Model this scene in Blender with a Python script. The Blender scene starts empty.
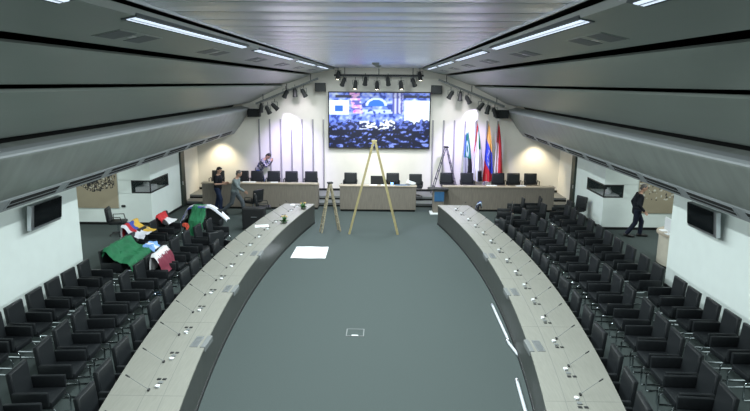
import bpy, bmesh, math, random
from mathutils import Vector, Matrix, noise
R = random.Random(7)
PI = math.pi
scene = bpy.context.scene
col = scene.collection

# ------------------------------------------------------------------ materials
def mat(name, rgb, rough=.6, metal=0., var=.0, scale=8., stretch=(1, 1, 1), bump=0., emit=None, estr=0., spec=.5, alpha=1., trans=0.):
    m = bpy.data.materials.new(name); m.use_nodes = True
    nt = m.node_tree; b = nt.nodes['Principled BSDF']
    b.inputs['Roughness'].default_value = rough; b.inputs['Metallic'].default_value = metal
    b.inputs['Specular IOR Level'].default_value = spec
    b.inputs['Base Color'].default_value = (*rgb, 1)
    if trans: b.inputs['Transmission Weight'].default_value = trans
    if alpha < 1: b.inputs['Alpha'].default_value = alpha
    if var or bump:
        tc = nt.nodes.new('ShaderNodeTexCoord'); mp = nt.nodes.new('ShaderNodeMapping')
        mp.inputs['Scale'].default_value = stretch
        nz = nt.nodes.new('ShaderNodeTexNoise'); nz.inputs['Scale'].default_value = scale; nz.inputs['Detail'].default_value = 5
        nt.links.new(tc.outputs['Object'], mp.inputs['Vector']); nt.links.new(mp.outputs[0], nz.inputs['Vector'])
        if var:
            rp = nt.nodes.new('ShaderNodeValToRGB')
            rp.color_ramp.elements[0].position = .3; rp.color_ramp.elements[1].position = .7
            rp.color_ramp.elements[0].color = (*[c * (1 - var) for c in rgb], 1)
            rp.color_ramp.elements[1].color = (*[min(1, c * (1 + var)) for c in rgb], 1)
            nt.links.new(nz.outputs['Fac'], rp.inputs['Fac']); nt.links.new(rp.outputs['Color'], b.inputs['Base Color'])
        if bump:
            bp = nt.nodes.new('ShaderNodeBump'); bp.inputs['Strength'].default_value = bump; bp.inputs['Distance'].default_value = .01
            nt.links.new(nz.outputs['Fac'], bp.inputs['Height']); nt.links.new(bp.outputs[0], b.inputs['Normal'])
    if emit:
        b.inputs['Emission Color'].default_value = (*emit, 1); b.inputs['Emission Strength'].default_value = estr
    return m
def mat_attr(name, rough=.7, emission=0.):
    m = bpy.data.materials.new(name); m.use_nodes = True
    nt = m.node_tree; b = nt.nodes['Principled BSDF']; b.inputs['Roughness'].default_value = rough
    a = nt.nodes.new('ShaderNodeAttribute'); a.attribute_name = 'Col'
    nt.links.new(a.outputs['Color'], b.inputs['Base Color'])
    if emission:
        nt.links.new(a.outputs['Color'], b.inputs['Emission Color']); b.inputs['Emission Strength'].default_value = emission
        b.inputs['Base Color'].default_value = (0, 0, 0, 1)
        for l in list(b.inputs['Base Color'].links): nt.links.remove(l)
    return m

M = dict(
    carpet=mat('grey carpet', (.066, .081, .079), .95, var=.16, scale=60, bump=.25, spec=.1),
    white=mat('painted white wall', (.80, .87, .84), .75, var=.02, scale=3, spec=.2),
    cream=mat('cream wall', (.72, .69, .63), .8, var=.02, scale=3, spec=.2),
    panel=mat('grey ceiling panel', (.235, .268, .245), .40, var=.05, scale=1.2, stretch=(1, .15, 1), spec=.4),
    panel_low=mat('light-streaked grey ceiling panel', (.20, .220, .205), .36, var=.13, scale=2.2, stretch=(.6, 1.6, .6), spec=.45),  # stretched tone variation paints spotlight reflections streaking across a plain panel
    ledge=mat('pale ceiling edge', (.27, .29, .30), .45),
    void=mat('black ceiling gap', (.004, .005, .005), .9),
    metal_ceiling=mat('metal ceiling tile', (.66, .69, .74), .24, metal=.35, var=.03, scale=2),
    black=mat('matt black', (.012, .013, .014), .55, var=.2, scale=20),
    leather=mat('black leather', (.011, .013, .015), .42, var=.2, scale=30, bump=.08, spec=.42),
    leather_pad=mat('black leather pad', (.0125, .015, .017), .44, var=.15, scale=30, spec=.4),
    chrome=mat('chrome tube', (.62, .65, .68), .16, metal=1.),
    oak=mat('whitened oak top', (.235, .233, .204), .42, var=.07, scale=6, stretch=(9, .7, 1), spec=.45),
    groove=mat('dark groove', (.17, .17, .16), .7),
    front=mat('dark grey desk front', (.056, .059, .055), .38, var=.12, scale=5, stretch=(3, 3, .4), spec=.4),
    wood=mat('grey brown wood front', (.205, .18, .15), .5, var=.16, scale=7, stretch=(5, 5, .35), spec=.4),
    woodtop=mat('pale wood top', (.44, .37, .29), .45, var=.08, scale=6, spec=.4),
    steel=mat('brushed steel', (.55, .57, .6), .3, metal=.9),
    grey=mat('grey plastic', (.17, .18, .18), .5, var=.05),
    white_p=mat('white plastic', (.80, .82, .84), .5, var=.02),
    paper=mat('white paper', (.88, .89, .92), .8, var=.02),
    paper_grey=mat('pale grey enamel', (.50,.53,.56), .35, var=.03),
    batten=mat('grey batten', (.30, .29, .30), .5, var=.05),
    dark_green=mat('dark green door', (.018, .03, .024), .5, var=.1),
    beige=mat('beige counter', (.56, .52, .43), .5, var=.06, scale=5),
    ladder_wood=mat('ladder wood', (.34, .285, .14), .6, var=.18, scale=9, stretch=(3, 3, .6)),
    ladder_pale=mat('spattered ladder wood', (.30, .26, .18), .6, var=.5, scale=22),
    ladder_grey=mat('dark grey ladder metal', (.12, .12, .15), .4, metal=.6, var=.05),
    blue=mat('blue sign board', (.03, .12, .26), .5, var=.1),
    skin=mat('skin', (.42, .25, .18), .6, var=.08, scale=12),
    hair=mat('dark hair', (.012, .01, .009), .6, var=.2, scale=40),
    hair_grey=mat('cropped grey hair', (.10, .09, .085), .7, var=.2, scale=40),
    tee=mat('black tee shirt cloth', (.008, .009, .012), .8, var=.2, scale=20, spec=.2),
    jeans=mat('dark blue jeans', (.016, .026, .06), .8, var=.2, scale=15, spec=.2),
    grey_shirt=mat('grey shirt cloth', (.17, .20, .205), .85, var=.12, scale=14, spec=.2),
    grey_jeans=mat('grey blue trousers', (.075, .088, .10), .85, var=.15, scale=14, spec=.2),
    blue_jeans=mat('blue jeans', (.03, .07, .22), .8, var=.2, scale=14, spec=.2),
    suit=mat('dark suit cloth', (.007, .009, .014), .75, var=.2, scale=14, spec=.25),
    suit_leg=mat('dark blue suit trousers', (.007, .010, .024), .75, var=.2, scale=14, spec=.25),
    shoe=mat('black shoe', (.006, .006, .006), .4, var=.1),
    leaf=mat('green leaf', (.03, .12, .025), .6, var=.4, scale=25),
    flower=mat('yellow flower', (.55, .38, .12), .6, var=.2, scale=25),
    pot=mat('grey pot', (.12, .12, .11), .6, var=.1),
    screen_off=mat('dark screen glass', (.006, .008, .009), .12, spec=.6),
    glass=mat('clear glass', (.03, .05, .05), .08, alpha=.22, spec=.4),
    lamp_on=mat('lit diffuser', (.9, .93, 1), .5, emit=(.70, .82, 1.0), estr=1.0),
    lamp_warm=mat('lit lens', (.9, .85, .7), .5, emit=(1, .9, .72), estr=9.),
    lamp_blue=mat('lit cool lens', (.8, .8, 1.), .5, emit=(.75, .75, 1.), estr=14.),
    led=mat('blue light', (.1, .3, .9), .4, emit=(.2, .45, 1.), estr=4.),
    diffuser=mat('dull vent face', (.085, .10, .11), .5, var=.1),
    cloth=mat_attr('coloured cloth', .8), paint=mat_attr('painted panel', .7), video=mat_attr('video wall picture', .4, 1.45),
)
# plaid shirt: woven check in object space
def plaid():
    m = bpy.data.materials.new('plaid shirt cloth'); m.use_nodes = True; nt = m.node_tree; b = nt.nodes['Principled BSDF']
    tc = nt.nodes.new('ShaderNodeTexCoord'); ck = nt.nodes.new('ShaderNodeTexChecker'); ck.inputs['Scale'].default_value = 13
    ck.inputs['Color1'].default_value = (.03, .04, .12, 1); ck.inputs['Color2'].default_value = (.36, .33, .36, 1)
    nt.links.new(tc.outputs['Object'], ck.inputs['Vector']); nt.links.new(ck.outputs['Color'], b.inputs['Base Color']); b.inputs['Roughness'].default_value = .85
    return m
M['plaid'] = plaid()

# ------------------------------------------------------------------ mesh builder
class MB:
    def __init__(s): s.v = []; s.f = []; s.c = {}
    def add(s, vs, fs):
        o = len(s.v); s.v += [tuple(p) for p in vs]; s.f += [tuple(i + o for i in f) for f in fs]
    def box(s, x0, x1, y0, y1, z0, z1, mt=None):
        vs = [Vector(p) for p in ((x0,y0,z0),(x1,y0,z0),(x1,y1,z0),(x0,y1,z0),(x0,y0,z1),(x1,y0,z1),(x1,y1,z1),(x0,y1,z1))]
        if mt: vs = [mt @ p for p in vs]
        s.add(vs, [(3,2,1,0),(4,5,6,7),(0,1,5,4),(1,2,6,5),(2,3,7,6),(3,0,4,7)]); return s
    def bev(s, x0, x1, y0, y1, z0, z1, r=.02, seg=2, mt=None):
        bm = bmesh.new(); bmesh.ops.create_cube(bm, size=1)
        for p in bm.verts: p.co = Vector(((x0+x1)/2 + p.co.x*(x1-x0), (y0+y1)/2 + p.co.y*(y1-y0), (z0+z1)/2 + p.co.z*(z1-z0)))
        bmesh.ops.bevel(bm, geom=bm.edges[:], offset=r, segments=seg, profile=.5, affect='EDGES')
        if mt: bmesh.ops.transform(bm, matrix=mt, verts=bm.verts)
        bm.verts.index_update()
        s.add([p.co.copy() for p in bm.verts], [[p.index for p in f.verts] for f in bm.faces]); bm.free(); return s
    def tube(s, pts, r, seg=8, cap=True):
        pts = [Vector(p) for p in pts]; n = len(pts)
        rs = r if isinstance(r, (list, tuple)) else [r]*n
        t0 = (pts[1]-pts[0]).normalized()
        a = Vector((0,0,1)) if abs(t0.z) < .9 else Vector((1,0,0))
        u = t0.cross(a).normalized(); vs = []
        for i in range(n):
            t = ((pts[min(i+1,n-1)]-pts[i]).normalized() + (pts[i]-pts[max(i-1,0)]).normalized())
            t = t.normalized() if t.length > 1e-6 else t0
            u = (u - t*u.dot(t)).normalized(); w = t.cross(u)
            for k in range(seg):
                an = 2*PI*k/seg; vs.append(pts[i] + (u*math.cos(an)+w*math.sin(an))*rs[i])
        fs = [(i*seg+k, i*seg+(k+1)%seg, (i+1)*seg+(k+1)%seg, (i+1)*seg+k) for i in range(n-1) for k in range(seg)]
        if cap: fs += [tuple(range(seg-1,-1,-1)), tuple((n-1)*seg+k for k in range(seg))]
        s.add(vs, fs); return s
    def capsule(s, p, q, r0, r1, seg=12):
        p, q = Vector(p), Vector(q); d = (q-p).normalized() if (q-p).length > 1e-5 else Vector((0,0,1))
        P = []; rr = []
        for k in range(5): an = PI/2*k/4; P.append(p - d*r0*math.cos(an)); rr.append(max(r0*math.sin(an), .0008))
        for k in range(5): an = PI/2*k/4; P.append(q + d*r1*math.sin(an)); rr.append(max(r1*math.cos(an), .0008))
        return s.tube(P, rr, seg)
    def ell(s, c, r, rz=0, seg=14):
        m = Matrix.Translation(c) @ Matrix.Rotation(rz, 4, 'Y') @ Matrix.Diagonal((*r, 1))
        bm = bmesh.new(); bmesh.ops.create_uvsphere(bm, u_segments=seg, v_segments=seg//2+2, radius=1); bmesh.ops.transform(bm, matrix=m, verts=bm.verts)
        bm.verts.index_update(); s.add([p.co.copy() for p in bm.verts], [[p.index for p in f.verts] for f in bm.faces]); bm.free(); return s
    def lathe(s, prof, c=(0,0,0), seg=24, a0=0, a1=2*PI):
        full = abs(a1-a0-2*PI) < 1e-6; n = seg if full else seg+1; vs = []
        for r, z in prof:
            for k in range(n):
                a = a0+(a1-a0)*k/seg; vs.append((c[0]+r*math.cos(a), c[1]+r*math.sin(a), c[2]+z))
        fs = [(i*n+k, i*n+(k+1)%n, (i+1)*n+(k+1)%n, (i+1)*n+k) for i in range(len(prof)-1) for k in range(n if full else n-1)]
        s.add(vs, fs); return s
    def prism(s, poly, z0, z1):
        n = len(poly); vs = [(x,y,z0) for x,y in poly]+[(x,y,z1) for x,y in poly]
        s.add(vs, [tuple(range(n-1,-1,-1)), tuple(range(n,2*n))]+[(i,(i+1)%n,n+(i+1)%n,n+i) for i in range(n)]); return s
    def extrude_y(s, prof, ys):
        n = len(prof); vs = [(x,y,z) for y in ys for x,z in prof]
        s.add(vs, [(j*n+i, j*n+i+1, (j+1)*n+i+1, (j+1)*n+i) for j in range(len(ys)-1) for i in range(n-1)]); return s
    def grid(s, fn, nu, nv, cf=None):
        o = len(s.v)
        s.v += [tuple(fn(i/nu, j/nv)) for j in range(nv+1) for i in range(nu+1)]
        for j in range(nv):
            for i in range(nu):
                s.f.append((o+j*(nu+1)+i, o+j*(nu+1)+i+1, o+(j+1)*(nu+1)+i+1, o+(j+1)*(nu+1)+i))
        if cf:
            for j in range(nv+1):
                for i in range(nu+1): s.c[o+j*(nu+1)+i] = cf(i/nu, j/nv)
        return s
    def build(s, name, m, parent=None, smooth=False):
        me = bpy.data.meshes.new(name); me.from_pydata(s.v, [], s.f); me.materials.append(m)
        if s.c:
            a = me.color_attributes.new('Col', 'FLOAT_COLOR', 'POINT')
            for i in range(len(s.v)): a.data[i].color = (*s.c.get(i, (.5,.5,.5)), 1)
        if smooth:
            for p in me.polygons: p.use_smooth = True
        bm = bmesh.new(); bm.from_mesh(me)
        if not s.c: bmesh.ops.recalc_face_normals(bm, faces=bm.faces)
        if smooth:
            for e in bm.edges:
                if len(e.link_faces) == 2 and e.calc_face_angle(0) > .7: e.smooth = False
        bm.to_mesh(me); bm.free()
        o = bpy.data.objects.new(name, me); col.objects.link(o)
        if parent: o.parent = parent
        return o
def empty(name, label, cat, loc=(0,0,0), rz=0, group=None):
    o = bpy.data.objects.new(name, None); col.objects.link(o); o.location = loc; o.rotation_euler = (0,0,rz); o.empty_display_size = .1
    return tag(o, label, cat, group)
def tag(o, label, cat, group=None):
    o['label'] = label; o['category'] = cat
    if group: o['group'] = group
    return o
def struct(name, mb, m, parent=None, smooth=False):
    o = mb.build(name, m, parent, smooth)
    if not parent: o['kind'] = 'structure'
    return o
def dup(root, loc, rz, label, group=None):
    r = root.copy(); col.objects.link(r); r.location = loc; r.rotation_euler = (0,0,rz); r['label'] = label
    if group: r['group'] = group
    for ch in list(root.children):
        c = ch.copy(); col.objects.link(c); c.parent = r
        for g in list(ch.children):
            d = g.copy(); col.objects.link(d); d.parent = c
    return r
ORD = ['nearest to the camera','second from the camera','third from the camera','fourth from the camera','fifth from the camera','sixth from the camera','seventh from the camera','eighth from the camera','ninth from the camera','tenth from the camera','eleventh from the camera','twelfth from the camera','thirteenth from the camera','fourteenth from the camera','fifteenth from the camera','sixteenth from the camera','seventeenth from the camera','eighteenth from the camera','nineteenth from the camera','twentieth from the camera','twenty-first from the camera']

# ------------------------------------------------------------------ camera
cam = bpy.data.cameras.new('camera'); co = bpy.data.objects.new('camera', cam); col.objects.link(co); scene.camera = co
cam.sensor_fit = 'HORIZONTAL'; cam.sensor_width = 36; cam.lens = 36*600/750
yaw, pit, rol = math.radians(.764), math.radians(11.54), math.radians(.4)
F = Vector((-math.sin(yaw)*math.cos(pit), math.cos(yaw)*math.cos(pit), -math.sin(pit)))
Rt = Vector((math.cos(yaw), math.sin(yaw), 0)); U = Rt.cross(F)
Rr = Rt*math.cos(rol)+U*math.sin(rol); Ur = U*math.cos(rol)-Rt*math.sin(rol)
mw = Matrix((Rr, Ur, -F)).transposed().to_4x4(); mw.translation = (.25, 0, 5.2); co.matrix_world = mw
cam.clip_start = .05; cam.clip_end = 100

# ------------------------------------------------------------------ setting
YB = 27.4
struct('floor', MB().box(-14,14,-3,25.2,-.2,0), M['carpet'])
struct('floor.001', MB().box(-8.3,8.3,25.2,26.0,-.2,.15), M['grey'])       # first step of the dais
struct('floor.002', MB().box(-8.3,8.3,26.0,YB+.1,-.2,.30), M['grey'])
struct('trim_31', MB().box(-8.3,8.3,25.17,25.2,.0,.07), M['void'])  # black strip painting the nosing shadow at the foot of the first riser
struct('trim_32', MB().box(-8.3,8.3,25.97,26.0,.15,.22), M['void'])  # same painted nosing shadow, at the second riser
struct('trim_33', MB().box(-8.3,8.3,25.16,25.24,.145,.165), M['grey'])
struct('wall_back', MB().box(-8.6,8.6,YB,YB+.2,-.2,6.4), M['cream'])
struct('baseboard_back', MB().box(-8.28,8.28,YB-.03,YB,.30,.40), M['void'])
struct('wall_rear', MB().box(-14,14,-3.2,-3,-.2,6.6), M['white'])
def sx(s, a, b): return (a, b) if s > 0 else (-b, -a)
for s, side in ((-1,'left'),(1,'right')):
    struct('wall_'+side, MB().box(*sx(s,7.72,14), -3, 15.25, -.2, 3.1), M['white'])             # near wall with the television
    struct('baseboard_'+side, MB().box(*sx(s,7.69,7.72), -3, 15.25, 0, .08), M['black'])
    # far block with a corner opening
    w = MB(); w.box(*sx(s,8.25,14),21.5,25.2,-.2,1.18); w.box(*sx(s,8.25,14),21.5,25.2,1.66,3.1)
    w.box(*sx(s,8.95,14),21.5,25.2,1.17,1.67); w.box(*sx(s,8.25,8.96),23.35,25.2,1.17,1.67)
    struct('wall_'+side+'.001', w, M['white'])
    struct('baseboard_'+side+'.001', MB().box(*sx(s,8.3,14),21.47,21.5,0,.09).box(*sx(s,8.22,8.25),21.47,24.7,0,.09), M['void'])
    struct('wall_'+side+'.002', MB().box(*sx(s,13.8,14),15.25,21.5,-.2,3.1), M['white'])
    struct('wall_'+side+'.003', MB().box(*sx(s,8.3,8.5),25.2,YB,-.2,3.1), M['cream'])
    d = struct('door_1' if s < 0 else 'door_2', MB().box(*sx(s,8.17,8.26),24.72,25.16,0,2.62), M['dark_green'])
    MB().box(*sx(s,8.14,8.17),24.75,24.78,.95,1.1).build('door_handle', M['steel'], d)
    # soffit from the lip to the walls
    struct('ceiling.00%d' % (1 if s < 0 else 2), MB().box(*sx(s,6.62,14),-3,YB,2.98,3.12), M['panel'])

# sloped ceiling of overlapping panels: cross-section runs from the centre outwards
PROF = {
 'a': [(1.96,5.84),(1.98,5.775),(2.3,5.715),(2.6,5.65),(2.80,5.60),(2.87,5.595),(2.92,5.615),(2.945,5.66),(2.95,5.75)],
 'b': [(3.10,5.56),(3.05,5.53),(3.12,5.495),(3.4,5.40),(3.8,5.26),(4.02,5.175),(4.11,5.155),(4.17,5.17),(4.20,5.21),(4.21,5.32)],
 'c': [(4.36,5.10),(4.29,5.055),(4.36,5.02),(4.8,4.80),(5.3,4.55),(5.66,4.36),(5.80,4.30),(5.88,4.305),(5.92,4.35),(5.93,4.5)],
 'd': [(6.2,4.16),(5.96,4.085),(5.86,4.05),(5.81,4.01),(5.81,3.97),(5.84,3.93),(6.0,3.66),(6.2,3.36),(6.32,3.20),(6.38,3.14)],
}
ys = [-3+.8*k for k in range(38)]+[YB]
for s in (-1,1):
    for i, k in enumerate('abcd'):
        p = [(s*x,z) for x,z in PROF[k]]
        struct('ceiling.%03d' % (10+i+(0 if s<0 else 5)), MB().extrude_y(p, ys), M['panel_low' if k == 'd' else 'panel'], smooth=True)
    struct('ceiling.%03d' % (20 if s<0 else 21), MB().extrude_y([(s*x,z) for x,z in ((1.6,6.05),(3.0,5.95),(4.4,5.45),(6.2,4.6),(6.75,3.9),(7.0,3.0))], [-3,YB]), M['void'])  # hidden black sheet added behind the panels so their gaps read dark
    struct('trim_%d' % (21 if s<0 else 22), MB().extrude_y([(s*x,z) for x,z in ((6.0,4.105),(5.85,4.065),(5.795,4.02),(5.79,3.985))], ys), M['ledge'])  # paler strip, colouring in the light this upturned panel edge catches
    struct('trim_%d' % (23 if s<0 else 24), MB().extrude_y([(s*x,z) for x,z in ((6.37,3.15),(6.38,3.12),(6.56,2.91),(6.58,2.885),(6.66,2.885),(6.66,3.0))], ys), M['ledge'])
# flat centre: transverse metal tiles
tc = MB(); y = -3.0
while y < YB-.05:
    y1 = min(y+.75, YB)
    tc.extrude_y([(-1.78,5.86),(1.78,5.86)], [y+.02, y1-.02])
    n = len(tc.v)
    for k in range(1): pass
    # shallow pillowed tile
    tc.add([(-1.78,y+.02,5.90),(1.78,y+.02,5.90),(1.78,y+.02,5.86),(-1.78,y+.02,5.86)],[(0,1,2,3)])
    tc.extrude_y([(-1.78,5.848),(1.78,5.848)], [y+.20, y+.40])
    tc.add([(-1.78,y+.02,5.86),(1.78,y+.02,5.86),(1.78,y+.2,5.848),(-1.78,y+.2,5.848)],[(0,1,2,3)])
    tc.add([(-1.78,y+.4,5.848),(1.78,y+.4,5.848),(1.78,y1-.02,5.86),(-1.78,y1-.02,5.86)],[(0,1,2,3)])
    y += .75
tc.box(-1.80,-1.78,-3,YB,5.83,6.0).box(1.78,1.80,-3,YB,5.83,6.0)
struct('ceiling', tc, M['metal_ceiling'])
struct('ceiling.022', MB().box(-1.9,1.9,-3,YB,5.92,6.05), M['grey'])

# slot grilles along the lip
gi = 0
for s in (-1,1):
    t = 2.2; k = 0
    gp = None
    while t < 25.5:
        nm = 'left' if s < 0 else 'right'
        if gp is None and False: pass
        root = empty('air_grille', 'long dark slot air grille in the %s ceiling lip, %s' % (nm, ORD[k]), 'grille', (s*6.47,t,3.015), 0, 'slot grilles along the ceiling lips')
        a = math.atan2(-.13,.15)*s
        mt = Matrix.Rotation(math.atan2(.21,.18)*s, 4, 'Y')
        MB().box(-.115,.115,0,1.75,-.006,.006,mt).build('frame', M['ledge'], root)
        for a0,a1 in ((-.10,-.01),(.025,.085)): MB().box(*((a0,a1) if s > 0 else (-a1,-a0)),.06,1.69,-.012,-.004,mt).build('slot', M['void'], root)
        t += 2.05; k += 1
# recessed strip lights and access vents in panel a
def slope_z(x): return 5.80-.215*(abs(x)-1.85)
for s in (-1,1):
    nm = 'left' if s < 0 else 'right'
    tilt = Matrix.Rotation(s*math.atan(.215), 4, 'Y')
    for k,(y0,y1) in enumerate(((2.6,4.45),(5.6,10.1),(11.0,15.2),(16.2,20.2),(21.2,24.8))):
        x = 2.04
        root = empty('strip_light', 'long recessed strip light in the %s ceiling slope, %s' % (nm, ORD[k]), 'light', (s*x,y0,slope_z(x)+.008), 0, 'recessed strip lights')
        L = y1-y0
        MB().box(-.075,.075,-.04,L+.04,-.012,.02,tilt).build('frame', M['diffuser'], root)
        MB().box(-.040,.040,0,L,-.018,-.010,tilt).build('diffuser', M['lamp_on'], root)
        MB().box(-.006,.006,0,L,-.022,-.017,tilt).build('louvre', M['steel'], root)
        ld = bpy.data.lights.new('strip_lamp','AREA'); ld.shape='RECTANGLE'; ld.size=.2; ld.size_y=L; ld.energy=68*L; ld.color=(.86,.97,.98)
        lo = bpy.data.objects.new('strip_lamp', ld); col.objects.link(lo); lo.location=(s*x, (y0+y1)/2, slope_z(x)-.06)
        lo.rotation_euler = (0, s*.15, 0)
    for k,y0 in enumerate((6.1,9.4,12.7,16.0,19.3,22.6)):
        x = 2.5
        root = empty('ceiling_vent', 'dark twin ceiling vent beside the %s strip lights, %s' % (nm, ORD[k]), 'vent', (s*x,y0,slope_z(x)+.010), 0, 'ceiling vents')
        MB().box(-.15,.15,0,1.15,-.004,.02,tilt).build('frame', M['panel'], root)
        for (q0,q1) in ((.03,.46),(.69,1.12)):
            MB().box(-.13,.13,q0,q1,-.007,-.003,tilt).build('grille', M['diffuser'], root)
        MB().box(-.02,.05,0.52,.63,-.009,-.003,tilt).build('spot_lens', M['steel'], root)
for k,(x,y) in enumerate(((-.03,20.2),(0.02,23.2))):
    o = MB().lathe([(0,-.09),(.09,-.07),(.13,-.02),(.13,.02),(0,.02)], (x,y,5.84), 20).build('smoke_detector', M['grey'], None, True)
    tag(o, 'small round smoke detector under the flat ceiling, %s' % ('nearer one' if k == 0 else 'farther one'), 'smoke detector')

# vertical battens on the back wall
for k in range(7):
    for s, n in ((-1,1),(1,8)):
        x = s*(2.48+.488*k)
        struct('trim_%d' % (n+k), MB().bev(x-.035,x+.035,YB-.05,YB,.42,3.57,.01,1), M['batten'])

# ------------------------------------------------------------------ video wall
def clampc(c): return tuple(max(0, min(1, v)) for v in c)
def screen_col(u, v):
    n1 = noise.noise(Vector((u*9, v*7, 1))); n2 = noise.noise(Vector((u*30, v*20, 4))); n3 = noise.noise(Vector((u*12, v*22, 9)))
    edge = .46+.10*n1+.05*n2
    if v > edge:
        b = .36+1.0*n2+.8*n1
        c = (.16+.5*max(b-.4,0), .26+.55*max(b-.4,0), .95) if b > .1 else (.03,.07,.40)
        if u > .75 and .44 < v < .86: c = (.80,.92,1)
        if u < .20 and .60 < v < .86: c = (.78,.90,1)
        if .055 < u < .135 and .66 < v < .77: c = (.02,.14,.60)
        d = math.hypot((u-.47)/.10, (v-.77)/.13)
        if d < 1 and v > .75: c = (.03,.17,.75)
        if .82 < d < 1.08 and v > .77: c = (.65,.85,1)
        if abs(v-.66) < .035 and abs(u-.47) < .16 and n2 > -.15: c = (.55,.72,1)
        if abs(u-.28+.1*(v-.7)) < .05 and v > .62: c = (.72,.45+.5*n2,.75) if n3 > -.1 else (.12,.12,.5)
        if .63 < u < .74 and v > .62: c = (.10,.12,.45) if math.sin(u*150+n2) > 0 else (.55,.6,.95)
        if v > .90: c = tuple(.55*x for x in c)
        if abs(v-.935) < .022 and (abs(u-.14) < .08 or abs(u-.80) < .06 or (u > .86 and n2 > 0)): c = (.01,.012,.04)
    elif v > .36+.06*n1:
        c = (.12,.18,.6) if n2 > .12 else (.012,.02,.10)
        if .3 < u < .66 and n2+.5*n3 > .0: c = (.80,.90,1)
    else:
        w = n3+.6*math.sin(v*40+u*9+3*n1)*math.sin(u*23+4*n2)
        c = (.005,.007,.03) if w < .30 else ((.035,.06,.28) if w < .55 else (.20,.28,.78))
    return clampc(c)
scr = empty('video_wall', 'large bright video wall showing a bluish conference hall on the back wall', 'screen', (.05,YB-.16,2.31))
MB().bev(-2.30,2.30,0,.15,-.03,2.51,.02,2).build('housing', M['black'], scr)
MB().grid(lambda u,v: (-2.25+4.5*u, -.004, .02+2.44*v), 150, 84, screen_col).build('display', M['video'], scr)

# ------------------------------------------------------------------ dais desks
def dais_desk(x0, x1, y0, y1, h, label, skew=0):
    d = empty('dais_desk', label, 'desk', ((x0+x1)/2, y0, 0), skew, 'dais desks')
    w = (x1-x0)/2; D = y1-y0
    MB().box(-w+.03,w-.03,.04,D-.2,0,.10).build('plinth', M['void'], d)
    MB().box(-w,w,0,.05,.09,h-.05).build('front_panel', M['wood'], d)
    for q in (-1,1): MB().box(min(q*w,q*(w-.05)),max(q*w,q*(w-.05)),.05,D-.05,.09,h-.05).build('side_panel', M['wood'], d)
    MB().bev(-w-.03,w+.03,-.03,.30,h-.05,h,.008,1).build('top_ledge', M['woodtop'], d)
    MB().bev(-w-.01,w+.01,.30,D,h-.17,h-.12,.008,1).build('worktop', M['woodtop'], d)
    return d
dais_desk(-1.52,1.60,24.2,25.1,1.09,'shorter wooden dais desk in the middle, below the video wall')
dais_desk(-7.28,-2.46,24.5,25.12,1.10,'long wooden dais desk on the left, behind the two standing men')
dais_desk(2.75,7.30,24.4,25.12,1.06,'long wooden dais desk on the right, in front of the flags')
lec = empty('lectern', 'lectern with dark top and blue board at the end of the right dais desk', 'lectern', (2.50,23.88,0))
MB().bev(-.22,.22,0,.4,.05,.98,.01,1).build('column', M['wood'], lec)
MB().bev(-.42,.40,-.14,.46,.98,1.04,.01,1, Matrix.Rotation(-.05,4,'X')).build('top', M['black'], lec)
MB().box(-.17,.22,-.03,-.002,.52,.92).build('board', M['blue'], lec)
MB().bev(-.34,.30,-.18,.42,0,.05,.01,1).build('base', M['white_p'], lec)

# ------------------------------------------------------------------ chairs
def make_armchair(name):
    t = empty(name, 'x', 'chair')
    MB().bev(-.25,.29,-.245,.245,.33,.45,.03,2).build('seat', M['leather'], t, True)
    mt = Matrix.Translation((-.25,0,.36)) @ Matrix.Rotation(-.10,4,'Y')
    b = MB().bev(-.035,.035,-.265,.265,-.02,.57,.02,2,mt).build('backrest', M['leather'], t, True)
    MB().bev(.03,.041,-.235,.235,.06,.545,.005,1,mt).build('back_pad', M['leather_pad'], b, True)
    for q in (-1,1):
        MB().bev(-.25,.27,q*.285-.035,q*.285+.035,.40,.63,.018,2).build('armrest', M['leather'], t, True)
    for q in (-1,1):
        y = q*.23
        MB().tube([(-.22,y,.335),(.24,y,.335),(.31,y,.325),(.335,y,.29),(.335,y,.06),(.32,y,.02),(.28,y,.014),(-.26,y,.014)], .014, 6).build('sled_leg', M['chrome'], t, True)
    MB().tube([(-.26,-.23,.014),(-.26,.23,.014)], .014, 6).build('crossbar', M['chrome'], t, True)
    return t
def make_high_chair(name):
    t = empty(name, 'x', 'chair')
    MB().bev(-.24,.28,-.27,.27,.42,.52,.03,2).build('seat', M['leather'], t, True)
    mt = Matrix.Translation((-.25,0,.46)) @ Matrix.Rotation(-.12,4,'Y')
    b = MB().bev(-.04,.04,-.285,.285,.0,.53,.03,2,mt).build('backrest', M['leather'], t, True)
    MB().bev(0.035,.06,-.24,.24,.07,.48,.015,1,mt).build('back_pad', M['leather_pad'], b, True)
    for q in (-1,1):
        MB().tube([(-.2,q*.28,.47),(-.2,q*.30,.68),(.15,q*.30,.68),(.2,q*.28,.47)],.018,6).build('armrest', M['black'], t, True)
    MB().tube([(0,0,.10),(0,0,.42)],.03,8).build('column', M['chrome'], t, True)
    bs = MB()
    for k in range(5):
        a = 2*PI*k/5; bs.tube([(0,0,.11),(.29*math.cos(a),.29*math.sin(a),.06)],[.025,.016],6); bs.ell((.29*math.cos(a),.29*math.sin(a),.03),(.028,.028,.028),seg=8)
    bs.build('star_base', M['black'], t, True)
    return t
arm0 = make_armchair('armchair'); hi0 = make_high_chair('office_chair'); used = {}
def place(proto, x, y, rz, label, group, z=0):
    if proto.name not in used:
        used[proto.name] = 1; proto.location = (x,y,z); proto.rotation_euler = (0,0,rz); proto['label'] = label; proto['group'] = group; return proto
    return dup(proto, (x,y,z), rz, label, group)
def xin(y): return 3.0-.011*(y-14)**2
def xout(y): return 4.13-.0112*(y-14.1)**2
def jit(a): return R.uniform(-a,a)
ordn = lambda k: ORD[k]
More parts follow.
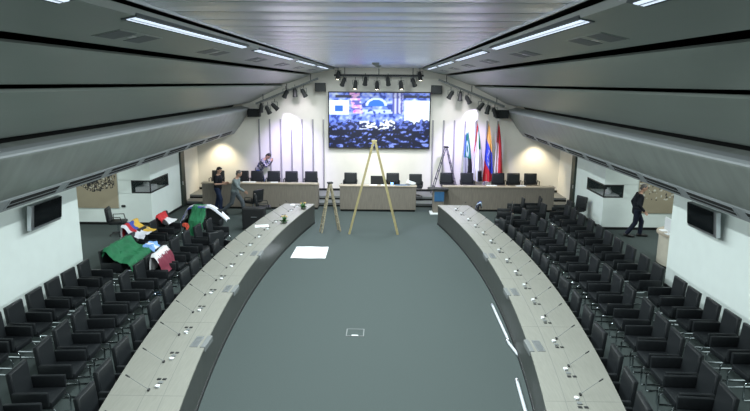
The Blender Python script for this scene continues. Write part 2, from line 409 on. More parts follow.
# wall rows
YW_L = [9.65,10.35,11.05,11.80,12.50,13.17,13.86, 15.0,15.75,16.6,17.35,18.2,18.95]
for k,y in enumerate(YW_L):
    place(arm0, -6.68+jit(.03), y-.02, jit(.04), 'black armchair of the row along the left white wall, %s' % ordn(k), 'armchairs along the left wall')
YW_R = [9.55,10.25,10.95,11.62,12.32,13.0,14.05,14.85,15.75,16.55,17.35,18.13,19.0,19.8,20.6,21.3]
for k,y in enumerate(YW_R):
    place(arm0, 6.66+jit(.03), y, PI+jit(.04), 'black armchair of the row along the right white wall, %s' % ordn(k), 'armchairs along the right wall')
# middle rows follow the desks
YM_L = [7.55,8.42,9.33,10.04,10.74,11.5,12.24,13.02,13.80,14.45,15.2,16.05,16.9,17.7,18.5]
for k,y in enumerate(YM_L):
    place(arm0, -(xout(y)+1.27-.03*max(0,y-12))+jit(.03), y, .02*(14-y)*.8+jit(.05), 'black armchair in the middle row on the left, %s' % ordn(k), 'armchairs of the left middle row')
YM_R = [8.0,8.68,9.36,10.03,10.72,11.6,12.45,13.2,13.95,14.7,15.5,16.5,17.3,18.1,18.9,19.7,20.5]
for k,y in enumerate(YM_R):
    place(arm0, xout(y)+1.25+jit(.03), y, PI-.016*(14-y)+jit(.05), 'black armchair in the middle row on the right, %s' % ordn(k), 'armchairs of the right middle row')
# rows pushed up to the curved desks
YD_L = [6.95,7.73,8.50,9.33,10.30,11.26,12.2,13.3,14.1,15.0,15.85]
for k,y in enumerate(YD_L):
    place(arm0, -(xout(y)-.05)+jit(.02), y, jit(.06)+.03*(12-y)*.5, 'black armchair pushed under the left curved desk, %s' % ordn(k), 'armchairs at the left curved desk')
YD_R = [6.9,7.7,8.45,9.3,10.2,11.1,12.0,12.9,13.8,14.6,15.3,16.2,17.02,17.89,18.9]
for k,y in enumerate(YD_R):
    place(arm0, xout(y)-.05+jit(.02), y, PI+jit(.06)-.03*(12-y)*.5, 'black armchair pushed under the right curved desk, %s' % ordn(k), 'armchairs at the right curved desk')
place(arm0, -4.38,16.75, -.6, 'black armchair turned away from the left desk, beside the white paper', 'odd armchairs')
for (x,y,r,l) in ((4.3,19.75,PI-.2,'black armchair behind the far end of the right curved desk'),
                  (4.75,21.75,PI-.2,'black armchair at the far tip of the right curved desk, beside the draped one'),
                  (5.35,22.75,PI-.1,'black armchair facing left in front of the right dais desk, left of a pair'),
                  (6.05,22.9,PI-.1,'black armchair facing left in front of the right dais desk, right of a pair'),
                  (5.85,21.6,PI+.1,'black armchair between the middle and wall rows at the far right'),
                  (6.95,22.15,PI,'black armchair beyond the far end of the right wall row'),
                  (3.40,21.3,PI-.2,'black armchair with a navy and pale blue jacket at the far right desk end')):
    place(arm0, x,y,r,l,'odd armchairs on the right')
for (x,y,r,l) in ((-6.18,19.75,-PI/2,'black armchair under the white flag, left of the two'),(-5.52,19.75,-PI/2+.05,'black armchair under the white flag, right of the two')):
    place(arm0, x,y,r,l,'armchairs under the white flag')
# office chairs
for (x,y,r,l,z) in ((-8.85,19.95,.2,'black office chair standing apart near the beige artwork',0),
                    
                    (-4.35,22.6,.25,'black office chair seen edge-on behind the black case',0),
                    (-5.0,23.75,2.6,'black office chair in front of the left dais desk, right of the grey-shirted man',0),
                    (7.65,22.7,PI+.4,'black office chair beside the right dark door',0)):
    place(hi0, x,y,r,l,'office chairs on the floor',z)
names = ['leftmost','second from left','third from left','fourth from left','fifth from left','rightmost']
for k,x in enumerate((-7.2,-6.1,-5.43,-4.68,-3.88,-2.99)):
    place(hi0, x,26.45,-PI/2, 'black high-backed chair behind the left dais desk, %s of six' % names[k], 'chairs behind the left dais desk', .3)
for k,x in enumerate((-1.2,.68,1.68)):
    place(hi0, x,26.15+(.0 if k < 2 else -.25),-PI/2, 'black high-backed chair behind the middle dais desk, %s of three' % ('leftmost','middle one','rightmost')[k], 'chairs behind the middle dais desk', .3)
names = ['leftmost','second from left','middle one','second from right','rightmost']
for k,x in enumerate((3.09,4.0,5.4,6.09,6.85)):
    place(hi0, x,26.4,-PI/2, 'black high-backed chair behind the right dais desk, %s of five' % names[k], 'chairs behind the right dais desk', .3)

# ------------------------------------------------------------------ curved desks
Y0, Y1 = 4.6, 22.0
def curve_poly(fa, fb, n=40, y0=Y0, y1=Y1, s=1):
    ysn = [y0+(y1-y0)*k/n for k in range(n+1)]
    return [(s*fa(y),y) for y in ysn]+[(s*fb(y),y) for y in reversed(ysn)]
def strip(mb, fa, fb, z0, z1, s, n=40, y0=Y0, y1=Y1):
    ysn = [y0+(y1-y0)*k/n for k in range(n+1)]; vs = []
    for y in ysn:
        a, b = s*fa(y), s*fb(y); vs += [(a,y,z0),(b,y,z0),(b,y,z1),(a,y,z1)]
    fs = [(i*4+k, i*4+(k+1)%4, i*4+4+(k+1)%4, i*4+4+k) for i in range(n) for k in range(4)]+[(0,1,2,3),(n*4+3,n*4+2,n*4+1,n*4)]
    mb.add(vs, fs); return mb
VY = [6.9,9.75,12.5,15.3]
for s, nm in ((-1,'left'),(1,'right')):
    d = empty('conference_desk', 'long curved conference desk with pale oak top and dark front, on the %s' % nm, 'desk', (0,0,0), 0, 'curved conference desks')
    strip(MB(), lambda y: xin(y), lambda y: xout(y), .715, .75, s).build('top', M['oak'], d)
    strip(MB(), lambda y: xin(y)+.015, lambda y: xin(y)+.05, .0, .715, s).build('front_panel', M['front'], d)
    strip(MB(), lambda y: xin(y)+.0, lambda y: xin(y)+.02, .0, .07, s).build('kick_strip', M['black'], d)
    MB().box(*sx(s,xin(Y1)+.03,xout(Y1)-.06),Y1-.06,Y1-.02,0,.715).build('end_panel', M['front'], d)
    for q in (6.5,9.2,12,14.8,17.6,20.2):
        MB().box(*sx(s,xin(q)+.05,xin(q)+.70),q-.015,q+.015,0,.715).build('support_panel', M['front'], d)
    for o in (.30,.58):
        strip(MB(), lambda y: xin(y)+o, lambda y: xin(y)+o+.008, .7495, .7515, s).build('groove', M['groove'], d)
    for q in (5.6,7.9,10.6,13.4,16.2,19.0):
        MB().box(*sx(s,xin(q)+.01,xout(q)-.01),q-.003,q+.003,.7495,.7512).build('seam', M['groove'], d)
    for q in VY:
        g = MB().box(*sx(s,xin(q)+.10,xin(q)+.24),q-.22,q+.22,.749,.757).build('vent_grille', M['grey'], d)
        sl = MB()
        for k in range(8): sl.box(*sx(s,xin(q)+.115,xin(q)+.225),q-.20+k*.052,q-.18+k*.052,.757,.760)
        sl.build('slat', M['steel'], g)
        MB().bev(*sx(s,xin(q)-.035,xin(q)+.05),q-.24,q+.24,.66,.765,.008,1).build('edge_box', M['grey'], d)
# microphone units, one per seat
def make_mic():
    t = empty('microphone_unit', 'x', 'microphone')
    MB().bev(-.10,-.04,-.03,.05,0,.014,.006,1).build('base_plate', M['steel'], t)
    MB().lathe([(0,.016),(.034,.016),(.036,.030),(.02,.036),(0,.036)],(-.07,.01,-.002),14).build('speaker_cap', M['white_p'], t, True)
    MB().bev(-.115,-.055,-.25,-.20,0,.012,.004,1).build('button_block', M['black'], t)
    MB().bev(-.03,.03,-.25,-.20,0,.012,.004,1).build('button_block', M['black'], t)
    MB().bev(-.10,-.03,-.15,-.09,0,.016,.004,1).build('card_slot', M['grey'], t)
    MB().bev(.0,.03,.09,.15,0,.03,.006,1).build('stem_socket', M['black'], t)
    MB().tube([(.015,.12,.02),(.12,.13,.10),(.28,.14,.22)],[.005,.0045,.004],6).build('stem', M['grey'], t, True)
    MB().capsule((.28,.14,.22),(.325,.143,.252),.010,.012,8).build('capsule', M['black'], t, True)
    return t
mic0 = make_mic()
MYS = [6.2,7.1,8.06,8.97,10.03,11.1,12.09,13.05,14.0,15.0,15.95,16.9,17.85,18.8,19.7,20.6,21.3]
for s, nm in ((-1,'left'),(1,'right')):
    for k, y in enumerate(MYS):
        lab = 'gooseneck microphone unit set in the %s curved desk, %s' % (nm, ordn(k))
        x = s*(xin(y)+.53)
        if s > 0: o = place(mic0, x,y-.1,jit(.05),lab,'microphone units on the right desk', .75)
        else:
            o = place(mic0, x,y+.1,PI+jit(.05),lab,'microphone units on the left desk', .75)

# ------------------------------------------------------------------ ladders
def bar(mb, p, q, w=.03, h=.045):
    p, q = Vector(p), Vector(q); d = q-p; L = d.length; z = d.normalized()
    x = Vector((0,1,0)) if abs(z.y) < .9 else Vector((1,0,0)); x = (x-z*x.dot(z)).normalized(); y = z.cross(x)
    m = Matrix((x,y,z)).transposed().to_4x4(); m.translation = p
    mb.box(-w,w,-h,h,0,L,m); return mb
def ladder(label, loc, rz, apex, xl, xr, hw0, hw1, m, rungs, w, h, leftstep=True):
    t = empty('folding_ladder', label, 'ladder', loc, rz)
    for xf in (xl, xr):
        top = Vector((xf*.03,0,apex)); bot = Vector((xf,0,0))
        for q in (-1,1):
            bar(MB(), top+Vector((0,q*hw0,0)), bot+Vector((0,q*hw1,0)), w, h).build('rail', m, t)
        for k in range(1, rungs):
            f = k/rungs; c = top.lerp(bot, f); hw = hw0+(hw1-hw0)*f
            MB().box(c.x-.035,c.x+.035,-hw,hw,c.z-.014,c.z+.014).build('rung', m, t)
    MB().bev(-.09,.09,-hw0-.02,hw0+.02,apex-.03,apex+.03,.008,1).build('hinge_cap', M['black'] if m is not M['ladder_wood'] else m, t)
    return t
ladder('tall wooden A-frame ladder in the middle of the floor, before the video wall', (-.06,20.5,0), .0, 3.26, -.86, .84, .07, .12, M['ladder_wood'], 9, .018, .038)
ladder('short paint-spattered stepladder beside the left dais desk end', (-1.61,20.75,0), .45, 1.76, -.36, .34, .06, .11, M['ladder_pale'], 6, .014, .026)
ladder('dark metal A-frame ladder behind the right dais desk, left of the flags', (3.05,26.8,.3), .1, 2.12, -.62, .58, .14, .2, M['ladder_grey'], 6, .010, .018)

# ------------------------------------------------------------------ standing flags
def flag_shape(w0, w1, h, bend, seed):
    def fn(u, v):          # u from pole to fly, v from top to bottom
        w = w0+(w1-w0)*v**.75
        x = bend*v + (u-.35)*w
        y = -.05-.07*math.sin(u*PI*3.2+seed)*(.25+v)-.03*math.sin(v*7+u*4+seed)
        z = h-.05-(h-.62)*v-.14*u*(1-v)
        return (x,y,z)
    return fn
G=(.015,.16,.07); W=(.66,.66,.70); K=(.008,.008,.01); RD=(.50,.02,.03); BL=(.03,.06,.45); YL=(.75,.42,.08); LB=(.3,.5,.8)
def f_green(u,v):
    if v < .10+.1*(1-u): return (.62,.68,.85)
    if v < .58:
        if abs(math.hypot((u-.5)*1.1,(v-.42)*1.6)-.17) < .05: return (.5,.62,.8)
        return (.015,.17,.12) if u+v*.2 > .25 else (.10,.16,.5)
    return K if u > .45+.3*(1-v) else (.36,.37,.40)
def f_uae(u,v):
    if v < .55-.8*u: return RD
    d = v-.75*u
    if u > .62 and v < .75: return (.02,.18,.08) if v < .42 else (.7,.7,.72)
    if v > .80 and u > .55: return K
    return (.74,.74,.78) if u > .12 or v > .45 else RD
def f_ven(u,v):
    if v < .36+.25*(u-.5): return YL
    if v < .74+.3*(u-.4):
        if abs(math.hypot((u-.55),(v-.58)*1.4)-.16) < .03 and int(u*30+v*40) % 2: return W
        return BL
    return RD
def f_aut(u,v):
    if u < .52-.1*v and v > .33: return (.74,.72,.73)
    return RD
def flagpole(label, x, y, h, fn, seed, w1, bend):
    t = empty('standing_flag', label, 'flag', (x,y,.3), 0, 'flags standing on poles')
    h -= .3
    MB().lathe([(0,0),(.19,0),(.19,.03),(.05,.06),(.03,.12),(0,.12)],(0,0,0),20).build('base', M['steel'], t, True)
    MB().tube([(0,0,.1),(0,0,h)],.014,8).build('pole', M['ladder_wood'], t, True)
    MB().lathe([(0,0),(.025,.02),(.02,.06),(0,.11)],(0,0,h),10).build('finial', M['steel'], t, True)
    MB().grid(flag_shape(.05,w1,h,bend,seed), 26, 44, fn).build('cloth', M['cloth'], t, True)
flagpole('green, black and grey standing flag, leftmost of the four on poles', 3.93,26.85,3.55,f_green,.3,.52,.06)
flagpole('red, green, white and black standing flag, second from left of the four', 4.42,26.9,3.55,f_uae,1.3,.52,-.02)
flagpole('yellow, blue and red standing flag with star arc, third from left', 4.92,26.9,3.56,f_ven,2.1,.52,-.02)
flagpole('red and white standing flag, rightmost of the four on poles', 5.36,26.9,3.57,f_aut,.9,.46,.02)

# ------------------------------------------------------------------ flags draped over chairs
def drape(label, x, y, rz, path, w, fn, seed=0., n=30, amp=.03, z=0, cat='flag', name='draped_flag'):
    o = None
    P = [Vector((a,0,b)) for a,b in path]; L = [0]
    for a,b in zip(P,P[1:]): L.append(L[-1]+(b-a).length)
    def pos(t):
        t *= L[-1]
        for i in range(len(P)-1):
            if t <= L[i+1]+1e-6: return P[i].lerp(P[i+1], (t-L[i])/(L[i+1]-L[i]))
        return P[-1]
    def f(u,v):
        p = pos(v); k = noise.noise(Vector((u*3+seed,v*3.5,seed))); k2 = noise.noise(Vector((u*8+seed,v*7,seed+3)))
        e = abs(2*u-1)
        return (p.x+.05*k+amp*.6*k2, (u-.5)*w*(1+.10*k)+.05*k2, p.z+abs(k2)*amp+.02 - max(0,e-.8)*.35)
    o = MB().grid(f, n, n, fn).build(name, M['cloth'], None, True); o.location = (x,y,z); o.rotation_euler = (0,0,rz)
    tag(o, label, cat, None); return o
CH = [(-.40,.62),(-.385,.84),(-.35,.985),(-.27,.985),(-.16,.82),(.08,.69),(.27,.665),(.33,.58),(.35,.46)]
def c_green(u,v):
    n = noise.noise(Vector((u*5,v*5,2)))
    return (.012+.006*n,.15+.05*n,.06+.02*n)
def c_ven(u,v):
    if v < .40: return (.72,.45,.06) if noise.noise(Vector((u*6,v*6,1))) > -.3 else (.62,.5,.35)
    if v < .62: return BL if noise.noise(Vector((u*9,v*9,1))) > -.2 else W
    return RD if v < .85 else W
def c_ven2(u,v):
    if u > .55: return (.74,.46,.06) if noise.noise(Vector((u*7,v*6,1))) > -.35 else (.5,.35,.15)
    if u > .36: return (.05,.08,.40) if v < .75 else (.70,.70,.76)
    if u > .10: return RD if v < .72 else (.72,.72,.78)
    return (.70,.70,.76)
def c_lblue(u,v): return (.72,.74,.80) if .33 < u < .62 else (.22,.42,.82)
def c_rwb(u,v):
    if v < .72 and u < .78: return (.55,.025,.03)
    if abs(u-.5)+.3 < v*.72: return (.74,.74,.76)
    return K
def c_white(u,v): return (.06,.08,.35) if (u < .07 and v < .6) else (.76,.77,.84)
def c_qatar(u,v):
    zig = .60+.035*(abs((u*9) % 1-.5)*4-1)
    return (.72,.72,.73) if v < zig else (.17,.018,.04)
def c_jacket(u,v): return (.02,.03,.13) if u < .55 else ((.45,.58,.70) if u < .78 else (.02,.02,.03))
drape('large green flag draped over two chairs by the left alcove', -6.50,15.38,.0,CH[1:],1.55,c_green,1.,amp=.07)
drape('light blue and white flag hanging off the chair behind the green flag', -6.42,16.18,.05,[(.05,.73),(.26,.70),(.35,.60),(.38,.42),(.40,.26)],.55,c_lblue,2.,amp=.05)
drape('yellow, blue and red flag crumpled over chairs in the left wall row', -6.93,17.25,.0,[(a,b+.10) for a,b in CH[:7]],1.05,c_ven2,3.,amp=.06)
drape('red, white and black flag on the left, behind the yellow one', -6.66,19.0,.0,CH[:6],.85,c_rwb,4.)
WH = [(-.80,.42),(-.70,.66),(-.52,.98),(-.40,1.04),(.22,1.05),(.36,.98),(.62,.76),(.80,.56)]
drape('long white flag laid across the backs of two chairs', -5.87,20.02,0,WH,.32,c_white,5.,amp=.02)
drape('green flag hanging down over an armrest, below the white flag', -6.0,19.72,-PI/2,[(-.36,1.06),(-.22,1.06),(-.05,.86),(.16,.70),(.34,.62),(.42,.36),(.44,.14)],.50,c_green,6.,amp=.04)
drape('small orange red flag lying on a chair left of the hanging green flag', -6.18,18.72,0,[(.02,.71),(.10,.69),(.14,.58),(.16,.44)],.22,lambda u,v:(.5,.06,.03),7.)
drape('white and maroon flag with serrated edge over a middle row chair', -5.12,14.66,.02,[(-.41,.50),(-.39,.84),(-.35,.99),(-.26,.99),(-.18,.88),(-.12,.72),(-.08,.55),(-.02,.47)],1.0,c_qatar,8.,amp=.02)
drape('navy and pale blue jacket hung on a chair at the far right desk end', 3.44,21.3,PI-.2,CH[1:5],.62,c_jacket,9.,cat='jacket',name='hung_jacket')

# ------------------------------------------------------------------ televisions on the near walls
for s, nm in ((-1,'left'),(1,'right')):
    t = empty('television', 'dark flat television with silver frame on the %s white wall' % nm, 'television', (s*7.52,13.38,2.23), 0, 'wall televisions')
    tl = Matrix.Rotation(-s*.10,4,'Y')
    MB().bev(*sx(s,-.06,.05),-.64,.60,-.29,.29,.012,1,tl).build('housing', M['steel'], t)
    MB().box(*sx(s,-.075,-.055),-.54,.59,-.22,.28,tl).build('screen', M['screen_off'], t)
    MB().box(*sx(s,0.0,.199),-.15,.15,-.12,.12).build('wall_bracket', M['black'], t)

# ------------------------------------------------------------------ art panels, display cases, counter, wall switch
def art_col(seed, dense):
    def f(u,v):
        base = (.36,.31,.22)
        a = noise.noise(Vector((u*5+seed,v*6,seed))); b = noise.noise(Vector((u*22+seed,v*20,seed+5))); c = noise.noise(Vector((u*30,v*14+seed,2)))
        if dense:
            e = ((u-.62)/.36)**2+((v-.60-.12*(u-.5))/.22)**2
            if e < 1+.5*a and abs(b+.4*c) < .17+.22*(1-u)*(a+.5): return (.014,.014,.018)
            if e < .9 and b < -.38: return (.60,.58,.50)
        else:
            e = ((u-.40)/.42)**2+((v-.62)/.30)**2
            if e < 1.2 and b > .36: return (.03,.03,.035)
            if e < 1.2 and b < -.34: return (.66,.65,.60)
        return tuple(x*(1+.06*a) for x in base)
    return f
for s, nm in ((-1,'left'),(1,'right')):
    x0, x1 = (-11.3,-9.45) if s < 0 else (9.48,11.4)
    t = empty('wall_artwork', ('beige wall artwork with dense black brush strokes in the left alcove' if s < 0 else 'beige wall artwork with scattered black and white marks in the right alcove'), 'artwork', ((x0+x1)/2,21.46,.62))
    w = (x1-x0)/2
    MB().bev(-w,w,0,.035,0,1.62,.006,1).build('board', M['beige'], t)
    MB().grid(lambda u,v: (-w+.01+(2*w-.02)*u,-.003,.01+1.6*v),110,84,art_col(3. if s<0 else 8.,s<0)).build('painting', M['paint'], t)
    # corner display case
    t = empty('display_case', 'glazed corner display niche in the white block on the %s' % nm, 'display case', (s*8.25,21.5,1.18), 0, 'corner display cases')
    fr = MB()
    for z0,z1 in ((0,.045),(.435,.48)):
        fr.box(*sx(s,-.005,.70),-.005,.03,z0,z1).box(*sx(s,-.005,.03),-.005,1.84,z0,z1)
    fr.box(*sx(s,-.008,.028),-.008,.028,0,.48).box(*sx(s,.672,.70),-.005,.03,0,.48).box(*sx(s,-.005,.03),1.81,1.84,0,.48)
    fr.build('frame', M['black'], t)
    MB().box(*sx(s,.66,.69),.03,1.8,.02,.46).box(*sx(s,.03,.66),1.79,1.82,.02,.46).build('back_panel', M['black'], t)
    MB().box(*sx(s,.10,.60),.10,.9,.02,.20 if s < 0 else .08).build('display_base', M['white_p'], t)
    MB().box(*sx(s,.03,.67),.004,.012,.03,.45).box(*sx(s,.004,.012),.03,1.81,.03,.45).build('pane', M['glass'], t)
    o = MB().lathe([(0,0),(.10,0),(.13,.05),(.10,.12),(.05,.16),(.07,.19),(0,.19)],(s*8.62,22.05,1.205 + (.175 if s < 0 else .058)),18).build('display_vase', M['white_p'], None, True)
    tag(o, 'small pale vessel inside the %s corner display niche' % nm, 'vase')
o = MB().bev(-9.36,-9.22,21.46,21.5,.66,.74,.006,1).build('wall_switch', M['black'], None); tag(o, 'small dark switch on the wall beside the left artwork', 'switch')
t = empty('reception_counter', 'rounded beige reception counter at the end of the right white wall', 'counter', (9.25,17.0,0))
MB().lathe([(.90,0),(.90,.95)],(0,0,0),40).build('body', M['beige'], t, True)
MB().lathe([(0,.95),(.97,.95),(.97,1.0),(0,1.0)],(0,0,0),40).build('top', M['woodtop'], t, True)
MB().lathe([(.88,0),(.915,0),(.915,.08),(.88,.08)],(0,0,0),40).build('plinth', M['black'], t, True)
t = empty('computer_monitor', 'pale computer monitor on the rounded reception counter', 'monitor', (8.46,16.85,1.0), 0)
MB().bev(-.02,.02,-.25,.25,.10,.46,.008,1).build('screen_housing', M['white_p'], t)
MB().box(.02,.024,-.23,.23,.12,.44).build('screen', M['screen_off'], t)
MB().box(-.015,.015,-.03,.03,.01,.14).build('neck', M['white_p'], t)
MB().bev(-.08,.10,-.12,.12,0,.015,.004,1).build('base', M['white_p'], t)
o = MB().bev(-.14,.14,-.1,.1,0,.025,.006,1).build('paper_pad', M['paper']); o.location = (8.55,17.25,1.0); tag(o,'white paper pad on the reception counter, beside the monitor','paper')

# ------------------------------------------------------------------ floor items
def sheet(u,v):
    return (-.53+1.06*u+.05*v*(1-2*u)*.3, -.62+1.24*v, .012+.03*max(0,(v-.85))*3+.004*math.sin(u*9+v*4))
o = MB().grid(sheet,24,24).build('paper_sheet', M['paper'], None, True); o.location = (-2.0,18.0,0)
sm = o.modifiers.new('thickness','SOLIDIFY'); sm.thickness = .006; tag(o,'large white paper sheet lying on the grey carpet beside the left desk','paper')
t = empty('floor_socket', 'small floor socket box with pale rim in the open carpet', 'socket', (-.31,11.93,0))
MB().box(-.19,.19,-.19,-.17,.0,.012).box(-.19,.19,.17,.19,0,.012).box(-.19,-.17,-.17,.17,0,.012).box(.17,.19,-.17,.17,0,.012).build('rim', M['grey'], t)
MB().box(-.17,.17,-.17,.17,.0,.008).build('lid', M['carpet'], t)
MB().box(-.07,.07,-.16,-.13,.008,.014).build('latch', M['white_p'], t)
def rod(p, q, label):
    p, q = Vector(p), Vector(q); d = (q-p).normalized()
    t = empty('metal_pole', label, 'pole', p)
    MB().tube([(0,0,0), tuple(q-p)], .030, 12).build('tube', M['paper_grey'], t, True)
    MB().tube([tuple(-d*.05), tuple(d*.05)], .034, 12).build('end_cap', M['steel'], t, True)
    MB().tube([tuple(q-p-d*.05), tuple(q-p+d*.05)], .034, 12).build('end_cap', M['steel'], t, True)
rod((2.88,13.55,.034),(2.86,11.6,.034),'long white pole on the carpet against the right curved desk')
rod((2.83,11.5,.034),(2.92,10.82,.034),'short white pole angled at the near end of the long one')
rod((2.66,9.85,.034),(2.56,8.6,.034),'white pole along the right curved desk, nearest to the camera')
t = empty('equipment_case', 'black equipment case standing behind the left curved desk', 'case', (-4.38,20.80,0))
MB().bev(-.38,.40,-.02,.40,.04,.80,.015,1).build('body', M['black'], t)
MB().bev(-.35,.37,-.05,-.02,.07,.77,.01,1).build('lid', M['black'], t)
for q in (-.3,.32): MB().tube([(q,.2,.05),(q,.2,.0)],.03,8).build('foot', M['black'], t)
MB().tube([(-.05,-.07,.5),(.15,-.07,.5)],.012,6).build('handle', M['steel'], t)

# ------------------------------------------------------------------ things on the desks
def plant(x,y,z,label):
    t = empty('flower_bowl', label, 'plant', (x,y,z))
    MB().lathe([(0,0),(.07,0),(.10,.07),(.085,.075),(0,.06)],(0,0,0),16).build('bowl', M['pot'], t, True)
    lv = MB()
    for k in range(34):
        a = R.uniform(0,2*PI); e = R.uniform(.1,1.3); L = R.uniform(.12,.24)
        d = Vector((math.cos(a)*math.cos(e),math.sin(a)*math.cos(e),math.sin(e)))*L; sd = Vector((-math.sin(a),math.cos(a),0))*.035
        b = Vector((0,0,.06)); lv.add([b,b+d*.5+sd,b+d+Vector((0,0,-.03)),b+d*.5-sd],[(0,1,2,3)])
    lv.build('leaves', M['leaf'], t)
    for k in range(4):
        a = R.uniform(0,2*PI); MB().ell((.08*math.cos(a),.08*math.sin(a),.2+R.uniform(0,.05)),(.03,.03,.025),seg=8).build('flower', M['flower'], t, True)
plant(-2.60,21.0,.75,'green flower bowl at the far tip of the left curved desk')
plant(-2.92,18.8,.75,'green and yellow flower bowl on the left curved desk, nearer one')
def paper(x,y,z,w,d,rz,label,name='paper_sheet',m='paper',h=.012):
    o = MB().bev(-w/2,w/2,-d/2,d/2,0,h,min(.003,h/4),1).build(name, M[m]); o.location=(x,y,z); o.rotation_euler=(0,0,rz); tag(o,label,'paper'); return o
paper(-3.56,18.35,.7515,.42,.32,.2,'white papers on the outer edge of the left curved desk')
paper(-3.1,21.75,.7515,.16,.2,.3,'small white card at the far end of the left curved desk')
paper(-5.35,24.72,1.10,.55,.2,0,'white papers on the left dais desk, right of the grey-shirted man')
paper(-4.3,24.70,1.10,.3,.2,.1,'white paper on the left dais desk, below the plaid-shirted man')
paper(-.15,24.32,1.09,.32,.2,0,'white paper on the middle dais desk, left of centre')
paper(.3,24.34,1.09,.30,.2,.15,'white paper on the middle dais desk, centre')
paper(1.05,24.36,1.09,.6,.2,.0,'dark blue folder on the middle dais desk',m='blue',name='folder')
paper(4.75,24.6,1.06,.45,.2,0,'white papers on the right dais desk, below the flags')
paper(5.95,24.6,1.06,.4,.2,.1,'white papers on the right dais desk, right of the flags')
def laptop(x,y,z,rz,label,m='screen_off'):
    t = empty('laptop', label, 'laptop', (x,y,z), rz)
    MB().bev(-.18,.18,-.13,.13,0,.02,.005,1).build('keyboard_base', M['grey'], t)
    MB().bev(-.18,.18,-.006,.006,0,.25,.004,1,Matrix.Translation((0,.13,.015)) @ Matrix.Rotation(-.25,4,'X')).build('lid', M[m], t)
    return t
t = empty('computer_monitor', 'dark computer monitor on the middle dais desk, behind the tall ladder', 'monitor', (.02,24.75,.97))
MB().bev(-.29,.29,-.02,.03,.06,.44,.008,1).build('screen_housing', M['black'], t)
MB().box(-.03,.03,.0,.03,.01,.1).build('neck', M['black'], t)
MB().bev(-.12,.12,-.08,.1,0,.015,.004,1).build('base', M['black'], t)
t = laptop(.62,24.72,.97,PI,'open laptop with small blue light on the middle dais desk')
MB().bev(-.05,.05,.17,.19,.12,.20,.004,1).build('light', M['led'], t)
t = empty('document_tray', 'white tray of papers at the right end of the middle dais desk', 'tray', (1.38,24.45,1.09), .3)
MB().bev(-.18,.18,-.12,.12,0,.03,.006,1).build('tray', M['grey'], t)
MB().bev(-.16,.16,-.11,.11,.03,.16,.006,1,Matrix.Rotation(.35,4,'Y')).build('papers', M['paper'], t)

# ------------------------------------------------------------------ stage lights and loudspeakers on the back wall
def speaker(x,z,label,w=.46,h=.38):
    t = empty('loudspeaker', label, 'loudspeaker', (x,26.85,z), 0, 'black loudspeakers under the ceiling')
    MB().bev(-w/2,w/2,0,.32,-h/2,h/2,.012,1).build('cabinet', M['black'], t)
    MB().box(-w/2+.03,w/2-.03,-.008,.002,-h/2+.03,h/2-.03).build('grille', M['leather_pad'], t)
    MB().tube([(0,.3,0),(0,.56,0)],.03,8).build('wall_bracket', M['black'], t)
speaker(-5.54,3.86,'black loudspeaker hung on the back wall, leftmost of four',.56,.36)
speaker(-2.56,5.0,'black loudspeaker left above the video wall')
speaker(2.57,4.93,'black loudspeaker right above the video wall')
speaker(5.5,3.88,'black loudspeaker hung on the back wall, rightmost of four',.56,.36)
def stage_light(x,y,z,aim,label,lit=None,k=1.):
    t = empty('stage_spotlight', label, 'spotlight', (x,y,z), 0, 'stage spotlights')
    d = (Vector(aim)-Vector((x,y,z))).normalized(); m = d.to_track_quat('Z','Y').to_matrix().to_4x4()
    c = MB().lathe([(0,-.20),(.07,-.19),(.095,-.10),(.10,.14),(.115,.16),(.115,.20),(.09,.20)],(0,0,0),14); c.v = [tuple(m @ Vector(p)*k) for p in c.v]; c.build('can', M['black'], t, True)
    l = MB().lathe([(0,.185),(.09,.185)],(0,0,0),14); l.v = [tuple(m @ Vector(p)*k) for p in l.v]; l.build('lens', M[lit] if lit else M['screen_off'], t, True)
    yb = MB().tube([(-.13*k,0,0),(-.13*k,0,.2),(.13*k,0,.2),(.13*k,0,0)],.012,6).tube([(0,0,.2),(0,0,.33)],.014,6); yb.build('yoke', M['black'], t, True)
SL = [(-5.12,4.10),(-4.82,4.02),(-4.52,4.16)]
pos = ['leftmost','middle one','rightmost']
for i,(x,z) in enumerate(SL): stage_light(x,26.5,z,(x+1.5*(i-.3),27.3,1.5),'black spotlight of the lower left cluster, %s' % pos[i], 'lamp_blue' if i == 2 else None,.95)
for i,(x,z) in enumerate(((-4.02,4.72),(-3.62,4.78),(-3.24,4.76))): stage_light(x,26.5,z,(x+.8*(i-1),27.0,3.2),'black spotlight of the upper left cluster, %s' % pos[i], 'lamp_warm' if i == 2 else None,.95)
for i,(x,z) in enumerate(((3.15,4.72),(3.56,4.66),(3.90,4.52))): stage_light(x,26.5,z,(x+.8*(i-1),27.0,3.2),'black spotlight of the upper right cluster, %s' % pos[i], None,.95)
for i,(x,z) in enumerate(((4.48,4.24),(4.78,4.10),(5.08,4.0))): stage_light(x,26.5,z,(x-1.5*(1.3-i),27.3,1.5),'black spotlight of the lower right cluster, %s' % pos[i], 'lamp_blue' if i == 0 else None,.95)
nms = ['first','second','third','fourth','fifth','sixth','seventh','eighth','ninth']
for i,(x,z,lt) in enumerate(((-1.72,5.52,'lamp_warm'),(-1.50,5.24,None),(-.98,5.12,'lamp_warm'),(-.55,5.28,None),(-.05,5.10,'lamp_warm'),(.42,5.28,None),(.98,5.12,'lamp_warm'),(1.52,5.24,None),(1.78,5.50,'lamp_warm'))):
    stage_light(x,26.3,z,(x*1.15,26.0,3.5) if lt else (x*1.3,26.9,4.2),'black spotlight hung over the video wall, %s from left of nine' % nms[i], lt,.95)
